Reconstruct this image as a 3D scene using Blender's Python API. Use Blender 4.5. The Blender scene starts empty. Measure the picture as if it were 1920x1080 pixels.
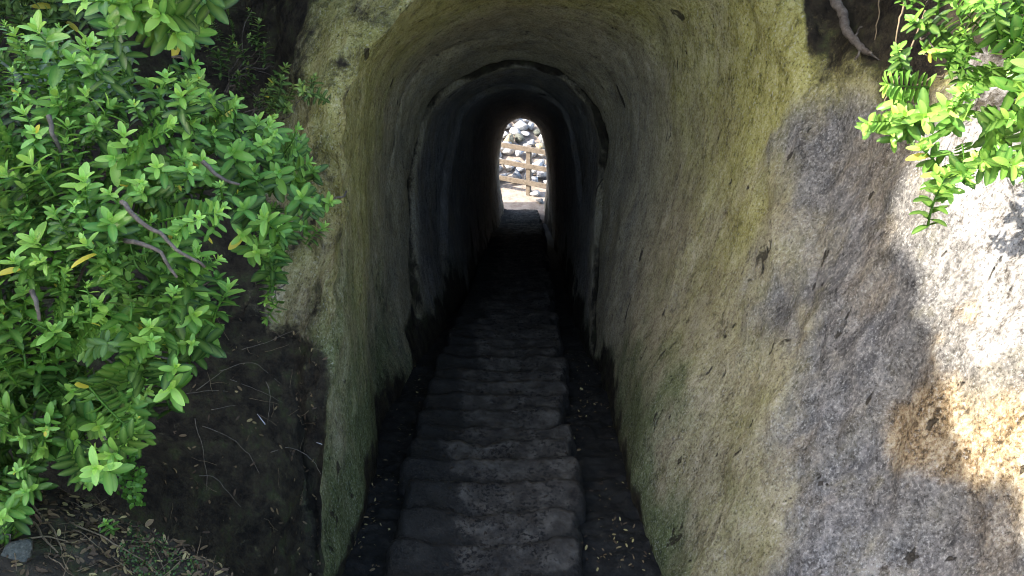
import bpy, math, random
import numpy as np
from mathutils import Vector, Matrix

rnd = random.Random(7)
rng = np.random.default_rng(7)
C = bpy.context.scene.collection
sc = bpy.context.scene
R = math.radians

# ------------------------------------------------------------------ camera, sky, sun, exposure
PITCH = R(35.0)
HFOV = R(66.0)
FPX = 960.0 / math.tan(HFOV / 2)
CAM = np.array((0.0, 0.0, 3.6))
FW = np.array((0.0, math.cos(PITCH), -math.sin(PITCH)))
UP = np.array((0.0, math.sin(PITCH), math.cos(PITCH)))
RT = np.array((1.0, 0.0, 0.0))
cam_d = bpy.data.cameras.new('camera'); cam = bpy.data.objects.new('camera', cam_d); C.objects.link(cam)
cam.location = CAM; cam.rotation_euler = (R(90) - PITCH, 0, 0)
cam_d.sensor_width = 36; cam_d.angle = HFOV; cam_d.clip_start = 0.05; cam_d.clip_end = 2000
sc.camera = cam

SUN_EL = R(37.0); SUN_H = Vector((-0.985, -0.17, 0)).normalized()
SUN = (SUN_H * math.cos(SUN_EL) + Vector((0, 0, math.sin(SUN_EL)))).normalized()   # towards the sun: left and a little behind the camera
sun_d = bpy.data.lights.new('sun', 'SUN'); sun = bpy.data.objects.new('sun', sun_d); C.objects.link(sun)
sun_d.energy = 2.7; sun_d.angle = R(0.53); sun_d.color = (1.0, 0.95, 0.86)
sun.rotation_euler = SUN.to_track_quat('Z', 'Y').to_euler()
sun.location = (-6, -4, 12)
world = bpy.data.worlds.new('World'); sc.world = world; world.use_nodes = True
wt = world.node_tree
sky = wt.nodes.new('ShaderNodeTexSky'); sky.sky_type = 'NISHITA'; sky.sun_disc = False
sky.sun_elevation = math.asin(SUN.z); sky.sun_rotation = math.atan2(SUN.x, SUN.y)
sky.dust_density = 2.5; sky.ozone_density = 1.0; sky.air_density = 1.0
bg = wt.nodes['Background']; bg.inputs[1].default_value = 0.15
wt.links.new(sky.outputs[0], bg.inputs[0])
sc.view_settings.view_transform = 'Standard'; sc.view_settings.look = 'None'
sc.view_settings.exposure = 2.45; sc.view_settings.gamma = 1.0
sc.cycles.max_bounces = 10; sc.cycles.diffuse_bounces = 7; sc.cycles.transmission_bounces = 4
sc.cycles.use_denoising = True; sc.cycles.denoising_input_passes = 'RGB_ALBEDO_NORMAL'; sc.cycles.denoising_prefilter = 'FAST'
sc.render.filter_size = 1.0; sc.cycles.filter_width = 1.0


def PX(px, py, d):                                        # a point of the place seen at (px, py), d metres along the view axis
    px = np.asarray(px, float); py = np.asarray(py, float); d = np.asarray(d, float)
    return (CAM + d[..., None] * (FW + ((px - 960) / FPX)[..., None] * RT - ((py - 540) / FPX)[..., None] * UP))


def proj(p):
    q = np.asarray(p) - CAM
    d = q @ FW
    return 960 + FPX * (q @ RT) / d, 540 - FPX * (q @ UP) / d, d


# ------------------------------------------------------------------ helpers
def hash3(i, j, k, seed):
    h = (i * 374761393 + j * 668265263 + k * 2147483647 + seed * 974634777) & 0xFFFFFFFF
    h = ((h ^ (h >> 13)) * 1274126177) & 0xFFFFFFFF
    h = (h ^ (h >> 16)) & 0xFFFFFFFF
    h = (h * 2246822519) & 0xFFFFFFFF
    return ((h ^ (h >> 15)) & 0xFFFFFF) / float(0xFFFFFF) * 2 - 1


def noise(p, seed=0):                                     # smooth value noise, -1..1
    p = np.asarray(p, float)
    f = np.floor(p).astype(np.int64); t = p - f
    t = t * t * t * (t * (t * 6 - 15) + 10)
    i, j, k = f[..., 0], f[..., 1], f[..., 2]
    x, y, z = t[..., 0], t[..., 1], t[..., 2]
    r = 0
    for a in (0, 1):
        for b in (0, 1):
            for c in (0, 1):
                w = (x if a else 1 - x) * (y if b else 1 - y) * (z if c else 1 - z)
                r = r + w * hash3(i + a, j + b, k + c, seed)
    return r


def fbm(p, octaves=4, seed=0, gain=0.5):
    p = np.asarray(p, float); r = 0; a = 1.0
    for o in range(octaves):
        r = r + a * noise(p * (2.03 ** o) + 17.3 * o, seed + o); a *= gain
    return r


def smooth(a, b, x):
    t = np.clip((np.asarray(x, float) - a) / (b - a), 0, 1)
    return t * t * (3 - 2 * t)


def mesh_obj(name, verts, faces, mat, parent=None, attrs=None, smooth_shade=True, loc=None):
    me = bpy.data.meshes.new(name)
    verts = np.asarray(verts, np.float32)
    if isinstance(faces, np.ndarray) and faces.ndim == 2:
        n, k = faces.shape
        me.vertices.add(len(verts)); me.vertices.foreach_set('co', verts.ravel())
        me.loops.add(n * k); me.loops.foreach_set('vertex_index', faces.astype(np.int32).ravel())
        me.polygons.add(n); me.polygons.foreach_set('loop_start', np.arange(n, dtype=np.int32) * k)
        me.update(calc_edges=True); me.validate()
    else:
        me.from_pydata([tuple(map(float, v)) for v in verts], [], [tuple(map(int, f)) for f in faces]); me.update()
    if smooth_shade:
        me.polygons.foreach_set('use_smooth', np.ones(len(me.polygons), bool))
    for an, av in (attrs or {}).items():
        a = me.attributes.new(an, 'FLOAT_COLOR', 'POINT')
        a.data.foreach_set('color', np.asarray(av, np.float32).ravel())
    if mat: me.materials.append(mat)
    o = bpy.data.objects.new(name, me); C.objects.link(o)
    if parent: o.parent = parent
    return o


def tag(o, label=None, cat=None, group=None, kind=None):
    if label: o['label'] = label
    if cat: o['category'] = cat
    if group: o['group'] = group
    if kind: o['kind'] = kind
    return o


def empty(name, loc, label=None, cat=None, group=None):
    o = bpy.data.objects.new(name, None); C.objects.link(o)
    o.location = tuple(map(float, loc)); o.empty_display_size = 0.1
    return tag(o, label, cat, group)


def keep(o, parent):                                      # parent without moving
    o.parent = parent
    o.location = Vector(o.location) - Vector(parent.location)
    return o


def catmull(cp, counts):                                  # along axis 0; counts: samples per segment
    n = len(cp)
    out = []
    for i in range(n - 1):
        p0 = cp[i - 1] if i else 2 * cp[0] - cp[1]
        p1, p2 = cp[i], cp[i + 1]
        p3 = cp[i + 2] if i + 2 < n else 2 * cp[-1] - cp[-2]
        m = counts[i]
        t = np.linspace(0, 1, m, endpoint=False)
        if i == n - 2: t = np.linspace(0, 1, m + 1)
        t = t.reshape((-1,) + (1,) * (cp.ndim - 1))
        out.append(0.5 * ((2 * p1) + (p2 - p0) * t + (2 * p0 - 5 * p1 + 4 * p2 - p3) * t * t + (3 * p1 - p0 - 3 * p2 + p3) * t ** 3))
    return np.concatenate(out, 0)


def rock_warp(p, amp=1.0):
    q = p * np.array((1, 1, .7))
    o = np.stack([fbm(q * 1.1 + 3, 3, 11 + 7 * k) * 0.036 + fbm(q * 4.5, 3, 41 + 7 * k, .55) * 0.009 + fbm(q * 17, 2, 71 + 7 * k) * 0.004 for k in range(3)], -1)
    return p + amp * o


def grid_faces(nr, nc, flip=False):
    i = np.arange(nr - 1)[:, None] * nc + np.arange(nc - 1)[None, :]
    f = np.stack([i, i + 1, i + nc + 1, i + nc], -1).reshape(-1, 4)
    return f[:, ::-1].copy() if flip else f


class Surf:                                               # a rock grid kept for laying twigs and leaves on it
    def __init__(s, pts):
        s.p = pts
        du = np.gradient(pts, axis=0); dv = np.gradient(pts, axis=1)
        n = np.cross(du, dv); n /= np.linalg.norm(n, axis=-1, keepdims=True) + 1e-9
        tocam = CAM - pts
        n *= np.sign((n * tocam).sum(-1, keepdims=True))
        s.n = n
        s.fp = pts.reshape(-1, 3); s.fn = n.reshape(-1, 3)
        s.sx, s.sy, s.sd = proj(s.fp)

    def at(s, px, py, off=0.0):
        m = (s.sx - px) ** 2 + (s.sy - py) ** 2 + 1e6 * (s.sd < 0.2)
        i = int(np.argmin(m))
        return s.fp[i] + s.fn[i] * off, s.fn[i]


def tube(pts, radii, sides=6):
    pts = np.asarray(pts, float); n = len(pts)
    V = []; F = []
    t = np.gradient(pts, axis=0); t /= np.linalg.norm(t, axis=1, keepdims=True) + 1e-9
    ref = np.array((0.3, 0.2, 0.93))
    for i in range(n):
        a = np.cross(t[i], ref); a /= np.linalg.norm(a) + 1e-9
        b = np.cross(t[i], a)
        for k in range(sides):
            w = 2 * math.pi * k / sides
            V.append(pts[i] + radii[i] * (math.cos(w) * a + math.sin(w) * b))
    for i in range(n - 1):
        for k in range(sides):
            k2 = (k + 1) % sides
            F.append((i * sides + k, i * sides + k2, (i + 1) * sides + k2, (i + 1) * sides + k))
    F.append(tuple(range(sides))[::-1]); F.append(tuple((n - 1) * sides + k for k in range(sides)))
    return V, F


def join(parts):
    V = []; F = []
    for v, f in parts:
        b = len(V); V += list(v); F += [tuple(b + i for i in q) for q in f]
    return V, F


def wiggle(p0, p1, n, amp, sag=0.0, seed=0):
    r = np.random.default_rng(seed)
    t = np.linspace(0, 1, n)[:, None]
    p = np.asarray(p0) * (1 - t) + np.asarray(p1) * t
    w = np.cumsum(r.normal(size=(n, 3)), 0); w -= w[0] * (1 - t) + w[-1] * t
    p = p + w * amp
    p[:, 2] += sag * 4 * (t * (1 - t))[:, 0]
    return p


# ------------------------------------------------------------------ materials
class NT:
    def __init__(s, name):
        s.m = bpy.data.materials.new(name); s.m.use_nodes = True
        s.t = s.m.node_tree; s.b = s.t.nodes['Principled BSDF']; s.out = s.t.nodes['Material Output']
        s.co = s.t.nodes.new('ShaderNodeTexCoord').outputs['Object']

    def n(s, kind, **kw):
        x = s.t.nodes.new('ShaderNode' + kind)
        for k, v in kw.items(): setattr(x, k, v)
        return x

    def l(s, a, b): s.t.links.new(a, b)

    def mapping(s, scale, loc=(0, 0, 0), rot=(0, 0, 0)):
        x = s.n('Mapping'); x.inputs['Scale'].default_value = scale; x.inputs['Location'].default_value = loc; x.inputs['Rotation'].default_value = rot
        s.l(s.co, x.inputs[0]); return x.outputs[0]

    def noise(s, vec, scale, detail=4, rough=.55, dist=0.0):
        x = s.n('TexNoise'); x.inputs['Scale'].default_value = scale; x.inputs['Detail'].default_value = detail
        x.inputs['Roughness'].default_value = rough; x.inputs['Distortion'].default_value = dist
        s.l(vec, x.inputs['Vector']); return x.outputs['Fac']

    def voro(s, vec, scale, feature='F1', out='Distance', rand=1.0):
        x = s.n('TexVoronoi', feature=feature); x.inputs['Scale'].default_value = scale; x.inputs['Randomness'].default_value = rand
        s.l(vec, x.inputs['Vector']); return x.outputs[out]

    def ramp(s, fac, stops):
        x = s.n('ValToRGB'); e = x.color_ramp.elements
        while len(e) < len(stops): e.new(0.5)
        for el, (p, c) in zip(e, stops):
            el.position = p; el.color = (*c, 1) if len(c) == 3 else c
        s.l(fac, x.inputs[0]); return x.outputs[0]

    def mix(s, fac, a, b, mode='MIX'):
        x = s.n('Mix', data_type='RGBA', blend_type=mode)
        for v, i in ((fac, 0), (a, 6), (b, 7)):
            if hasattr(v, 'links'): s.l(v, x.inputs[i])
            elif isinstance(v, (int, float)): x.inputs[i].default_value = v
            else: x.inputs[i].default_value = (*v, 1)
        return x.outputs[2]

    def math(s, op, a, b=0.0, c=None, clamp=False):
        x = s.n('Math', operation=op, use_clamp=clamp)
        for i, v in enumerate((a, b, c)):
            if v is None: continue
            if hasattr(v, 'links'): s.l(v, x.inputs[i])
            else: x.inputs[i].default_value = v
        return x.outputs[0]

    def step(s, a, lo, hi):
        x = s.n('MapRange', interpolation_type='SMOOTHSTEP'); s.l(a, x.inputs[0])
        x.inputs[1].default_value = lo; x.inputs[2].default_value = hi
        return x.outputs[0]

    def attr(s, name):
        x = s.n('Attribute', attribute_name=name)
        y = s.n('SeparateColor'); s.l(x.outputs['Color'], y.inputs[0])
        return y.outputs[0], y.outputs[1], y.outputs[2], x.outputs['Alpha']

    def bump(s, h, strength, dist, prev=None):
        x = s.n('Bump'); x.inputs['Strength'].default_value = strength; x.inputs['Distance'].default_value = dist
        s.l(h, x.inputs['Height'])
        if prev: s.l(prev, x.inputs['Normal'])
        return x.outputs[0]

    def done(s, col=None, rough=.8, normal=None, spec=.3):
        if col is not None:
            if hasattr(col, 'links'): s.l(col, s.b.inputs['Base Color'])
            else: s.b.inputs['Base Color'].default_value = (*col, 1)
        if hasattr(rough, 'links'): s.l(rough, s.b.inputs['Roughness'])
        else: s.b.inputs['Roughness'].default_value = rough
        s.b.inputs['Specular IOR Level'].default_value = spec
        if normal: s.l(normal, s.b.inputs['Normal'])
        return s.m


def rock_material():
    s = NT('carved_sandstone')
    ya, ga, bl, gr = s.attr('stain')
    streak = s.mapping((1, 1, .50))
    fine = s.mapping((1, 1, .75))
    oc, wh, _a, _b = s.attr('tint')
    n1 = s.noise(s.co, 2.2, 5, .6)
    n2a = s.noise(streak, 11, 6, .6, .1)
    n2b = s.noise(streak, 48, 5, .68)
    n2 = s.math('ADD', s.math('MULTIPLY', n2a, .42), s.math('MULTIPLY', n2b, .58))
    n3 = s.noise(fine, 95, 4, .7)
    n4 = s.noise(streak, 4.5, 9, .72, .25)
    n5 = s.math('ADD', s.math('MULTIPLY', s.noise(streak, 15, 5, .62, .1), .40), s.math('MULTIPLY', s.noise(fine, 52, 6, .72), .60))
    base = s.ramp(n2, [(.36, (.13, .108, .062)), (.45, (.31, .265, .155)), (.53, (.42, .365, .22)), (.64, (.56, .50, .35))])
    grey = s.ramp(n5, [(.36, (.030, .028, .026)), (.44, (.115, .108, .10)), (.52, (.205, .192, .177)), (.58, (.29, .272, .248)), (.68, (.47, .445, .41))])
    big = s.noise(streak, 2.6, 6, .65, .3)
    grey = s.mix(s.math('MULTIPLY', s.step(big, .50, .64), .55), grey, s.ramp(n5, [(.38, (.075, .057, .036)), (.5, (.24, .19, .125)), (.62, (.40, .335, .235))]))
    grey = s.mix(s.math('MULTIPLY', s.step(s.noise(s.mapping((1, 1, .16)), 9, 7, .68, .15), .48, .36), .6), grey, (.085, .083, .085))
    grey = s.mix(s.math('MULTIPLY', s.step(s.noise(s.mapping((1, 1, .14), (3, 7, 1)), 12, 7, .68, .15), .54, .66), .5), grey, (.40, .37, .345))
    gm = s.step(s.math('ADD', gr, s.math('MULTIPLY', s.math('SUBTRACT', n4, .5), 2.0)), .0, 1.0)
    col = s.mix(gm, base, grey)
    # yellow algae
    yel = s.ramp(n2, [(.35, (.115, .102, .025)), (.45, (.285, .26, .060)), (.53, (.40, .368, .105)), (.66, (.53, .495, .22))])
    ym = s.step(s.math('ADD', ya, s.math('MULTIPLY', s.math('SUBTRACT', n4, .5), 1.9)), .1, 1.1)
    col = s.mix(s.math('MULTIPLY', ym, .92), col, yel)
    # green film
    grn = s.ramp(n2, [(.36, (.038, .052, .02)), (.47, (.095, .125, .042)), (.64, (.20, .24, .10))])
    gmk = s.step(s.math('ADD', ga, s.math('MULTIPLY', s.math('SUBTRACT', n4, .5), 1.5)), .15, 1.0)
    col = s.mix(s.math('MULTIPLY', gmk, .92), col, grn)
    # ochre iron stain, and sun glare painted as paler rock on the open face
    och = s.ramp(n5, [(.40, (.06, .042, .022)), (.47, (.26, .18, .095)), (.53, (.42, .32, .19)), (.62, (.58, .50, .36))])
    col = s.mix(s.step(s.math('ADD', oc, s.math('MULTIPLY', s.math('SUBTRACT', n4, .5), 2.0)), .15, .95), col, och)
    glare = s.ramp(n5, [(.37, (.05, .042, .035)), (.44, (.19, .175, .16)), (.50, (.31, .295, .28)), (.62, (.50, .48, .46))])
    col = s.mix(s.step(s.math('ADD', wh, s.math('MULTIPLY', s.math('SUBTRACT', n4, .5), 1.5)), .35, .75), col, glare)
    # crystals and grit
    col = s.mix(s.math('MULTIPLY', s.step(n3, .54, .66), .50), col, (.62, .60, .55))
    col = s.mix(s.math('MULTIPLY', s.step(n3, .45, .35), .7), col, (.04, .037, .03))
    # weathered holes, each with a ragged outline
    hole = s.noise(s.mapping((1.0, 1.0, .38), (3.1, 1.7, 0)), 6.5, 5, .55, .5)
    pm = s.step(hole, .675, .705)
    pm2 = s.step(s.noise(s.mapping((1.0, 1.0, .42), (9.1, 4.7, 2)), 15, 3, .5, .3), .70, .73)
    pm = s.math('MAXIMUM', pm, pm2)
    col = s.mix(s.math('MULTIPLY', pm, .85), col, (.035, .028, .018))
    # dark soil and black lichen
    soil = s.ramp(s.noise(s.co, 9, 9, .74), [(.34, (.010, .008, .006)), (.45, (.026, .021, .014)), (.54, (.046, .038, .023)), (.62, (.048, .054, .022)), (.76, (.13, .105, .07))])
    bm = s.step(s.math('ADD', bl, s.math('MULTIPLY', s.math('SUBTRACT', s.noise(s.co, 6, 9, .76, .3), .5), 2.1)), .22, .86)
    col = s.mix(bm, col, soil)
    col = s.mix(s.math('MULTIPLY', s.step(n1, .38, .68), .3), col, (.55, .50, .42), 'MULTIPLY')
    h = s.math('ADD', s.math('MULTIPLY', n2b, .6), s.math('MULTIPLY', n5, .6))
    h = s.math('ADD', h, s.math('MULTIPLY', n3, .35))
    h = s.math('SUBTRACT', h, s.math('MULTIPLY', pm, 1.1))
    nb = s.bump(h, .9, .020)
    nb = s.bump(s.noise(fine, 150, 3, .6), .35, .006, nb)
    return s.done(col, s.math('SUBTRACT', .92, s.math('MULTIPLY', gmk, .15)), nb, .2)


def simple_material(name, stops, scale, rough=.85, bump=.5, bdist=.01, detail=6, spec=.25, speck=None):
    s = NT(name)
    n = s.noise(s.co, scale, detail, .65)
    col = s.ramp(n, stops)
    if speck:
        col = s.mix(s.step(s.noise(s.co, speck[0], 3, .6), speck[1], speck[1] - .07), col, speck[2])
    return s.done(col, rough, s.bump(n, bump, bdist), spec)


def step_material():
    s = NT('worn_step_stone')
    n = s.noise(s.co, 9, 6, .65)
    col = s.ramp(n, [(.3, (.032, .027, .022)), (.5, (.072, .063, .051)), (.70, (.155, .138, .112))])
    ya, ga, bl, gr = s.attr('stain')
    grime_shade = s.step(s.math('ADD', bl, s.math('MULTIPLY', s.math('SUBTRACT', s.noise(s.co, 4.0, 6, .65), .5), 1.3)), .35, .6)
    col = s.mix(s.math('MULTIPLY', grime_shade, .8), col, (.016, .016, .014))
    cl = s.step(s.noise(s.co, 5, 6, .7), .40, .56)
    sp = s.math('MULTIPLY', s.step(s.noise(s.co, 44, 4, .66, .4), .515, .56), cl)
    col = s.mix(s.math('MULTIPLY', sp, .92), col, (.010, .009, .008))
    col = s.mix(s.math('MULTIPLY', s.step(s.noise(s.co, 110, 3, .7), .60, .72), .35), col, (.22, .21, .19))
    nb = s.bump(s.noise(s.co, 22, 6, .7), .9, .022); nb = s.bump(s.noise(s.co, 90, 4, .7), .6, .008, nb)
    return s.done(col, .8, nb, .3)


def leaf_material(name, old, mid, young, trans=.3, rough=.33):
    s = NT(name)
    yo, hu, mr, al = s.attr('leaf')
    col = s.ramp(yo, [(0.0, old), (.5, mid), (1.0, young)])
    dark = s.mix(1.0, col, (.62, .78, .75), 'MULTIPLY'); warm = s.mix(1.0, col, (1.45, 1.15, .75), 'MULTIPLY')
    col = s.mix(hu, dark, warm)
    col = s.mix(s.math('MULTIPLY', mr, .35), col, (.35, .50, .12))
    sick = s.step(al, .5, .4)                              # a few yellowed leaves carry a low alpha
    col = s.mix(sick, col, (.60, .50, .07))
    geo = s.n('NewGeometry')
    col = s.mix(s.math('MULTIPLY', geo.outputs['Backfacing'], .4), col, (.16, .26, .09))
    s.done(col, rough, s.bump(s.noise(s.co, 120, 2), .12, .003), .28)
    tr = s.n('BsdfTranslucent'); s.l(s.mix(1.0, col, (1.3, 1.35, .6), 'MULTIPLY'), tr.inputs[0])
    mx = s.n('MixShader'); mx.inputs[0].default_value = trans
    s.l(s.b.outputs[0], mx.inputs[1]); s.l(tr.outputs[0], mx.inputs[2]); s.l(mx.outputs[0], s.out.inputs[0])
    return s.m


M_ROCK = rock_material()
M_STEP = step_material()
M_FLOOR = simple_material('gutter_dirt', [(.3, (.008, .008, .007)), (.55, (.02, .019, .016)), (.8, (.05, .045, .035))], 16, bump=.8, bdist=.02)
M_EARTH = simple_material('bank_soil', [(.28, (.016, .012, .009)), (.5, (.05, .041, .028)), (.62, (.062, .068, .03)), (.8, (.14, .115, .08))], 11, bump=.9, bdist=.02)
M_HILL = simple_material('hill_turf', [(.3, (.03, .05, .015)), (.55, (.06, .085, .03)), (.8, (.13, .12, .06))], 1.3, bump=.8, bdist=.15)
M_SAND = simple_material('pale_sand', [(.3, (.16, .125, .095)), (.55, (.29, .245, .205)), (.8, (.38, .335, .29))], 6, bump=.5, bdist=.02)
M_WOOD = simple_material('weathered_timber', [(.3, (.10, .08, .06)), (.55, (.17, .138, .105)), (.8, (.24, .20, .16))], 14, rough=.8, bump=.4)
M_BARK = simple_material('grey_bark', [(.3, (.05, .04, .03)), (.55, (.12, .10, .08)), (.8, (.22, .19, .15))], 45, bump=.7, bdist=.004)
M_TWIG = simple_material('dry_twig', [(.3, (.09, .075, .055)), (.7, (.20, .175, .135))], 60, bump=.4, bdist=.002)
M_STRAW = simple_material('dry_straw', [(.3, (.12, .09, .05)), (.7, (.24, .18, .11))], 40, bump=.3, bdist=.002)
M_LEAF = leaf_material('hebe_leaf', (.020, .070, .016), (.118, .305, .050), (.38, .65, .155))
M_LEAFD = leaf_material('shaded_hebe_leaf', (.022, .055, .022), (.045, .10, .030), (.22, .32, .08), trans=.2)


def litter_material():
    s = NT('fallen_leaf')
    yo, hu, mr, al = s.attr('leaf')
    col = s.ramp(yo, [(0, (.035, .025, .016)), (.35, (.09, .06, .035)), (.65, (.20, .14, .07)), (.9, (.34, .27, .12)), (1, (.45, .38, .16))])
    return s.done(col, .7, s.bump(s.noise(s.co, 90, 3), .3, .003), .3)


M_LIT = litter_material()


def boulder_material(name, a, b, c):
    s = NT(name)
    n = s.noise(s.co, 5, 6, .65); n2 = s.noise(s.co, 24, 5, .65)
    col = s.ramp(n, [(.3, a), (.5, b), (.72, c)])
    col = s.mix(s.math('MULTIPLY', s.step(n2, .42, .3), .5), col, (.08, .075, .07))
    return s.done(col, .85, s.bump(n2, .6, .02), .25)


M_B1 = boulder_material('pale_boulder', (.22, .215, .21), (.37, .365, .36), (.50, .49, .48))
M_B2 = boulder_material('dark_boulder', (.05, .055, .045), (.10, .105, .085), (.19, .19, .16))
M_B3 = boulder_material('ochre_boulder', (.16, .13, .075), (.28, .235, .15), (.36, .31, .22))
M_B4 = boulder_material('grey_boulder', (.11, .113, .116), (.20, .205, .21), (.32, .32, .32))

# ------------------------------------------------------------------ the tunnel: rings of (px, py) at a depth, turned into metres
RINGS = [  # depth, then floor-left, low-left, mid-left, spring-left, haunch-left, apex, haunch-right, spring-right, mid-right, low-right, floor-right
    (20.4, [(946, 404), (942, 374), (938, 336), (937, 285), (949, 237), (977, 222), (1008, 237), (1021, 285), (1022, 330), (1023, 375), (1022, 412)]),
    (17.0, [(934, 442), (929, 400), (926, 355), (926, 290), (936, 236), (977, 212), (1020, 236), (1034, 288), (1036, 345), (1036, 395), (1034, 442)]),
    (13.0, [(902, 495), (896, 440), (893, 385), (896, 298), (912, 224), (972, 192), (1032, 224), (1050, 292), (1054, 370), (1054, 440), (1050, 497)]),
    (10.0, [(866, 560), (858, 490), (854, 415), (858, 305), (884, 206), (965, 168), (1046, 206), (1074, 295), (1080, 410), (1078, 490), (1070, 562)]),
    (7.4, [(800, 654), (782, 570), (774, 480), (776, 295), (826, 178), (957, 122), (1084, 172), (1128, 286), (1122, 450), (1114, 560), (1102, 656)]),
    (5.9, [(722, 790), (712, 660), (712, 520), (716, 285), (768, 122), (958, 48), (1160, 105), (1222, 280), (1200, 500), (1175, 650), (1152, 790)]),
    (4.75, [(684, 950), (674, 790), (670, 580), (678, 292), (738, 100), (950, -25), (1235, 15), (1325, 262), (1285, 580), (1225, 780), (1188, 950)]),
    (3.95, [(604, 1165), (612, 950), (625, 640), (640, 300), (700, 84), (935, -130), (1310, -110), (1472, 170), (1425, 600), (1335, 900), (1250, 1170)]),
]
cam3 = lambda px, py, d: np.array(((px - 960) / FPX * d, (py - 540) / FPX * d, d))
toW = lambda c: CAM + c[..., 0:1] * RT - c[..., 1:2] * UP + c[..., 2:3] * FW
net = np.array([[cam3(x, y, d) for x, y in ring] for d, ring in RINGS])
EXIT_Y = 17.75
for ri, wgt in ((0, 1.0), (1, .5)):
    d0, ring = RINGS[ri]
    for ki, (x, y) in enumerate(ring):
        dv = EXIT_Y / (math.cos(PITCH) - (y - 540) / FPX * math.sin(PITCH))
        dk = d0 * (1 - wgt) + wgt * dv * d0 / 20.4
        net[ri, ki] = cam3(x, y, dk)
AROUND = [18, 20, 26, 26, 28, 28, 26, 26, 20, 18]
rows = catmull(net, [14, 22, 30, 40, 44, 60, 60])          # along the bore
bore_c = np.swapaxes(catmull(np.swapaxes(rows, 0, 1), AROUND), 0, 1)
bore_raw = toW(bore_c)
axis = bore_c.mean(axis=1)                                 # ring centres
dd = bore_c[..., 2] + .16 * fbm(bore_raw * 1.3, 3, 301)
# chiselled ledges: the bore steps where one digging stage met the next
rad = bore_c - axis[:, None, :]; rad[..., 2] = 0
rad /= np.linalg.norm(rad, axis=-1, keepdims=True)
up_w = smooth(.3, -.5, (bore_c[..., 1] - axis[:, None, 1]) / 1.2)
side_r = smooth(-.2, .6, (bore_c[..., 0] - axis[:, None, 0]) / 1.0)
lead = smooth(-.9, .3, (bore_c[..., 0] - axis[:, None, 0])) * (1 - .6 * side_r)
gro = .015 + .075 * up_w * lead; gw = .02 + .055 * up_w * lead
step1 = smooth(7.18, 7.24, dd) * (1 - smooth(7.22 + gw, 7.27 + gw, dd)) * gro - .035 * smooth(7.22 + gw, 7.30 + gw, dd) + .035 * smooth(9.5, 12, dd)
step2 = np.exp(-((dd - 8.9) / .10) ** 2) * (.03 + .08 * up_w * side_r) - .03 * smooth(8.98, 9.1, dd) + .03 * smooth(10.5, 13, dd)
step3 = np.exp(-((dd - 6.35) / .07) ** 2) * .035 * smooth(.1, .5, up_w) * smooth(.0, -.5, (bore_c[..., 0] - axis[:, None, 0]))
bore_c2 = bore_c + rad * (step1 + step2 + step3)[..., None]
crumb = lambda p: np.stack([fbm(p * 7.0, 4, 401 + 9 * k, .6) for k in range(3)], -1) * .017
bore = rock_warp(toW(bore_c2)) + crumb(bore_raw) * smooth(34, 0, np.arange(len(bore_raw))[::-1])[:, None, None]
DD = dd
FOOT = bore[..., 2] - np.minimum(bore[:, :1, 2], bore[:, -1:, 2])
bore[:, 0, 2] -= .35; bore[:, -1, 2] -= .35
nr, nc = bore.shape[:2]

rim = net[-1]; inner = net[-2]
RIGHT = [  # outward rings of the right-hand rock: apex, haunch, spring, mid, low, floor
    [(900, -420, 3.9), (1425, -330, 4.05), (1575, 120, 3.78), (1555, 600, 3.55), (1480, 950, 3.42), (1385, 1330, 3.4)],
    [(1100, -600, 3.9), (1660, -360, 3.9), (1735, 130, 3.32), (1745, 600, 3.05), (1730, 1000, 2.92), (1650, 1400, 2.9)],
    [(1500, -800, 3.5), (2000, -420, 3.4), (1965, 200, 2.85), (1965, 600, 2.62), (1985, 1000, 2.5), (2000, 1450, 2.5)],
    [(2400, -900, 2.8), (2700, -420, 2.8), (2600, 240, 2.3), (2600, 600, 2.05), (2600, 1000, 1.95), (2700, 1600, 1.9)],
    [(4200, -900, 1.9), (4200, -420, 1.9), (4200, 240, 1.5), (4200, 600, 1.25), (4200, 1000, 1.2), (4200, 1700, 1.2)],
]
LEFT = [   # outward rings of the left-hand rock: floor, low, mid, spring, haunch, apex
    [(566, 1200, 3.78), (566, 930, 3.95), (588, 640, 4.08), (596, 300, 4.08), (612, 40, 4.2), (790, -300, 4.2)],
    [(440, 1280, 3.25), (455, 930, 3.62), (505, 650, 4.12), (528, 340, 4.35), (500, 50, 4.9), (560, -420, 4.5)],
    [(260, 1300, 2.95), (285, 900, 3.35), (325, 640, 3.9), (385, 330, 4.55), (385, 50, 5.1), (380, -460, 4.5)],
    [(-100, 1300, 2.65), (-100, 900, 2.95), (-100, 600, 3.4), (-100, 300, 4.0), (-100, 0, 4.3), (-120, -500, 4.1)],
    [(-1100, 1300, 2.2), (-1100, 900, 2.4), (-1100, 600, 2.7), (-1100, 300, 3.1), (-1100, 0, 3.3), (-1200, -500, 3.2)],
]


def side(rim_half, inner_half, outer, counts, around):
    cp = np.array([inner_half, rim_half] + [[cam3(*q) for q in ring] for ring in outer])
    g = catmull(cp, [1] + counts)[1:]                      # the inner ring only sets the tangent
    return np.swapaxes(catmull(np.swapaxes(g, 0, 1), around), 0, 1)


right_c = side(rim[5:], inner[5:], RIGHT, [34, 34, 34, 24, 10], AROUND[5:])
# a sharp left rim: no tangent carried over from inside
left_cp = np.array([rim[:6]] + [[cam3(*q) for q in ring] for ring in LEFT])
left_c = np.swapaxes(catmull(np.swapaxes(catmull(left_cp, [26, 34, 30, 24, 12]), 0, 1), AROUND[:5]), 0, 1)
right_w = toW(right_c); left_w = toW(left_c)
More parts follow.
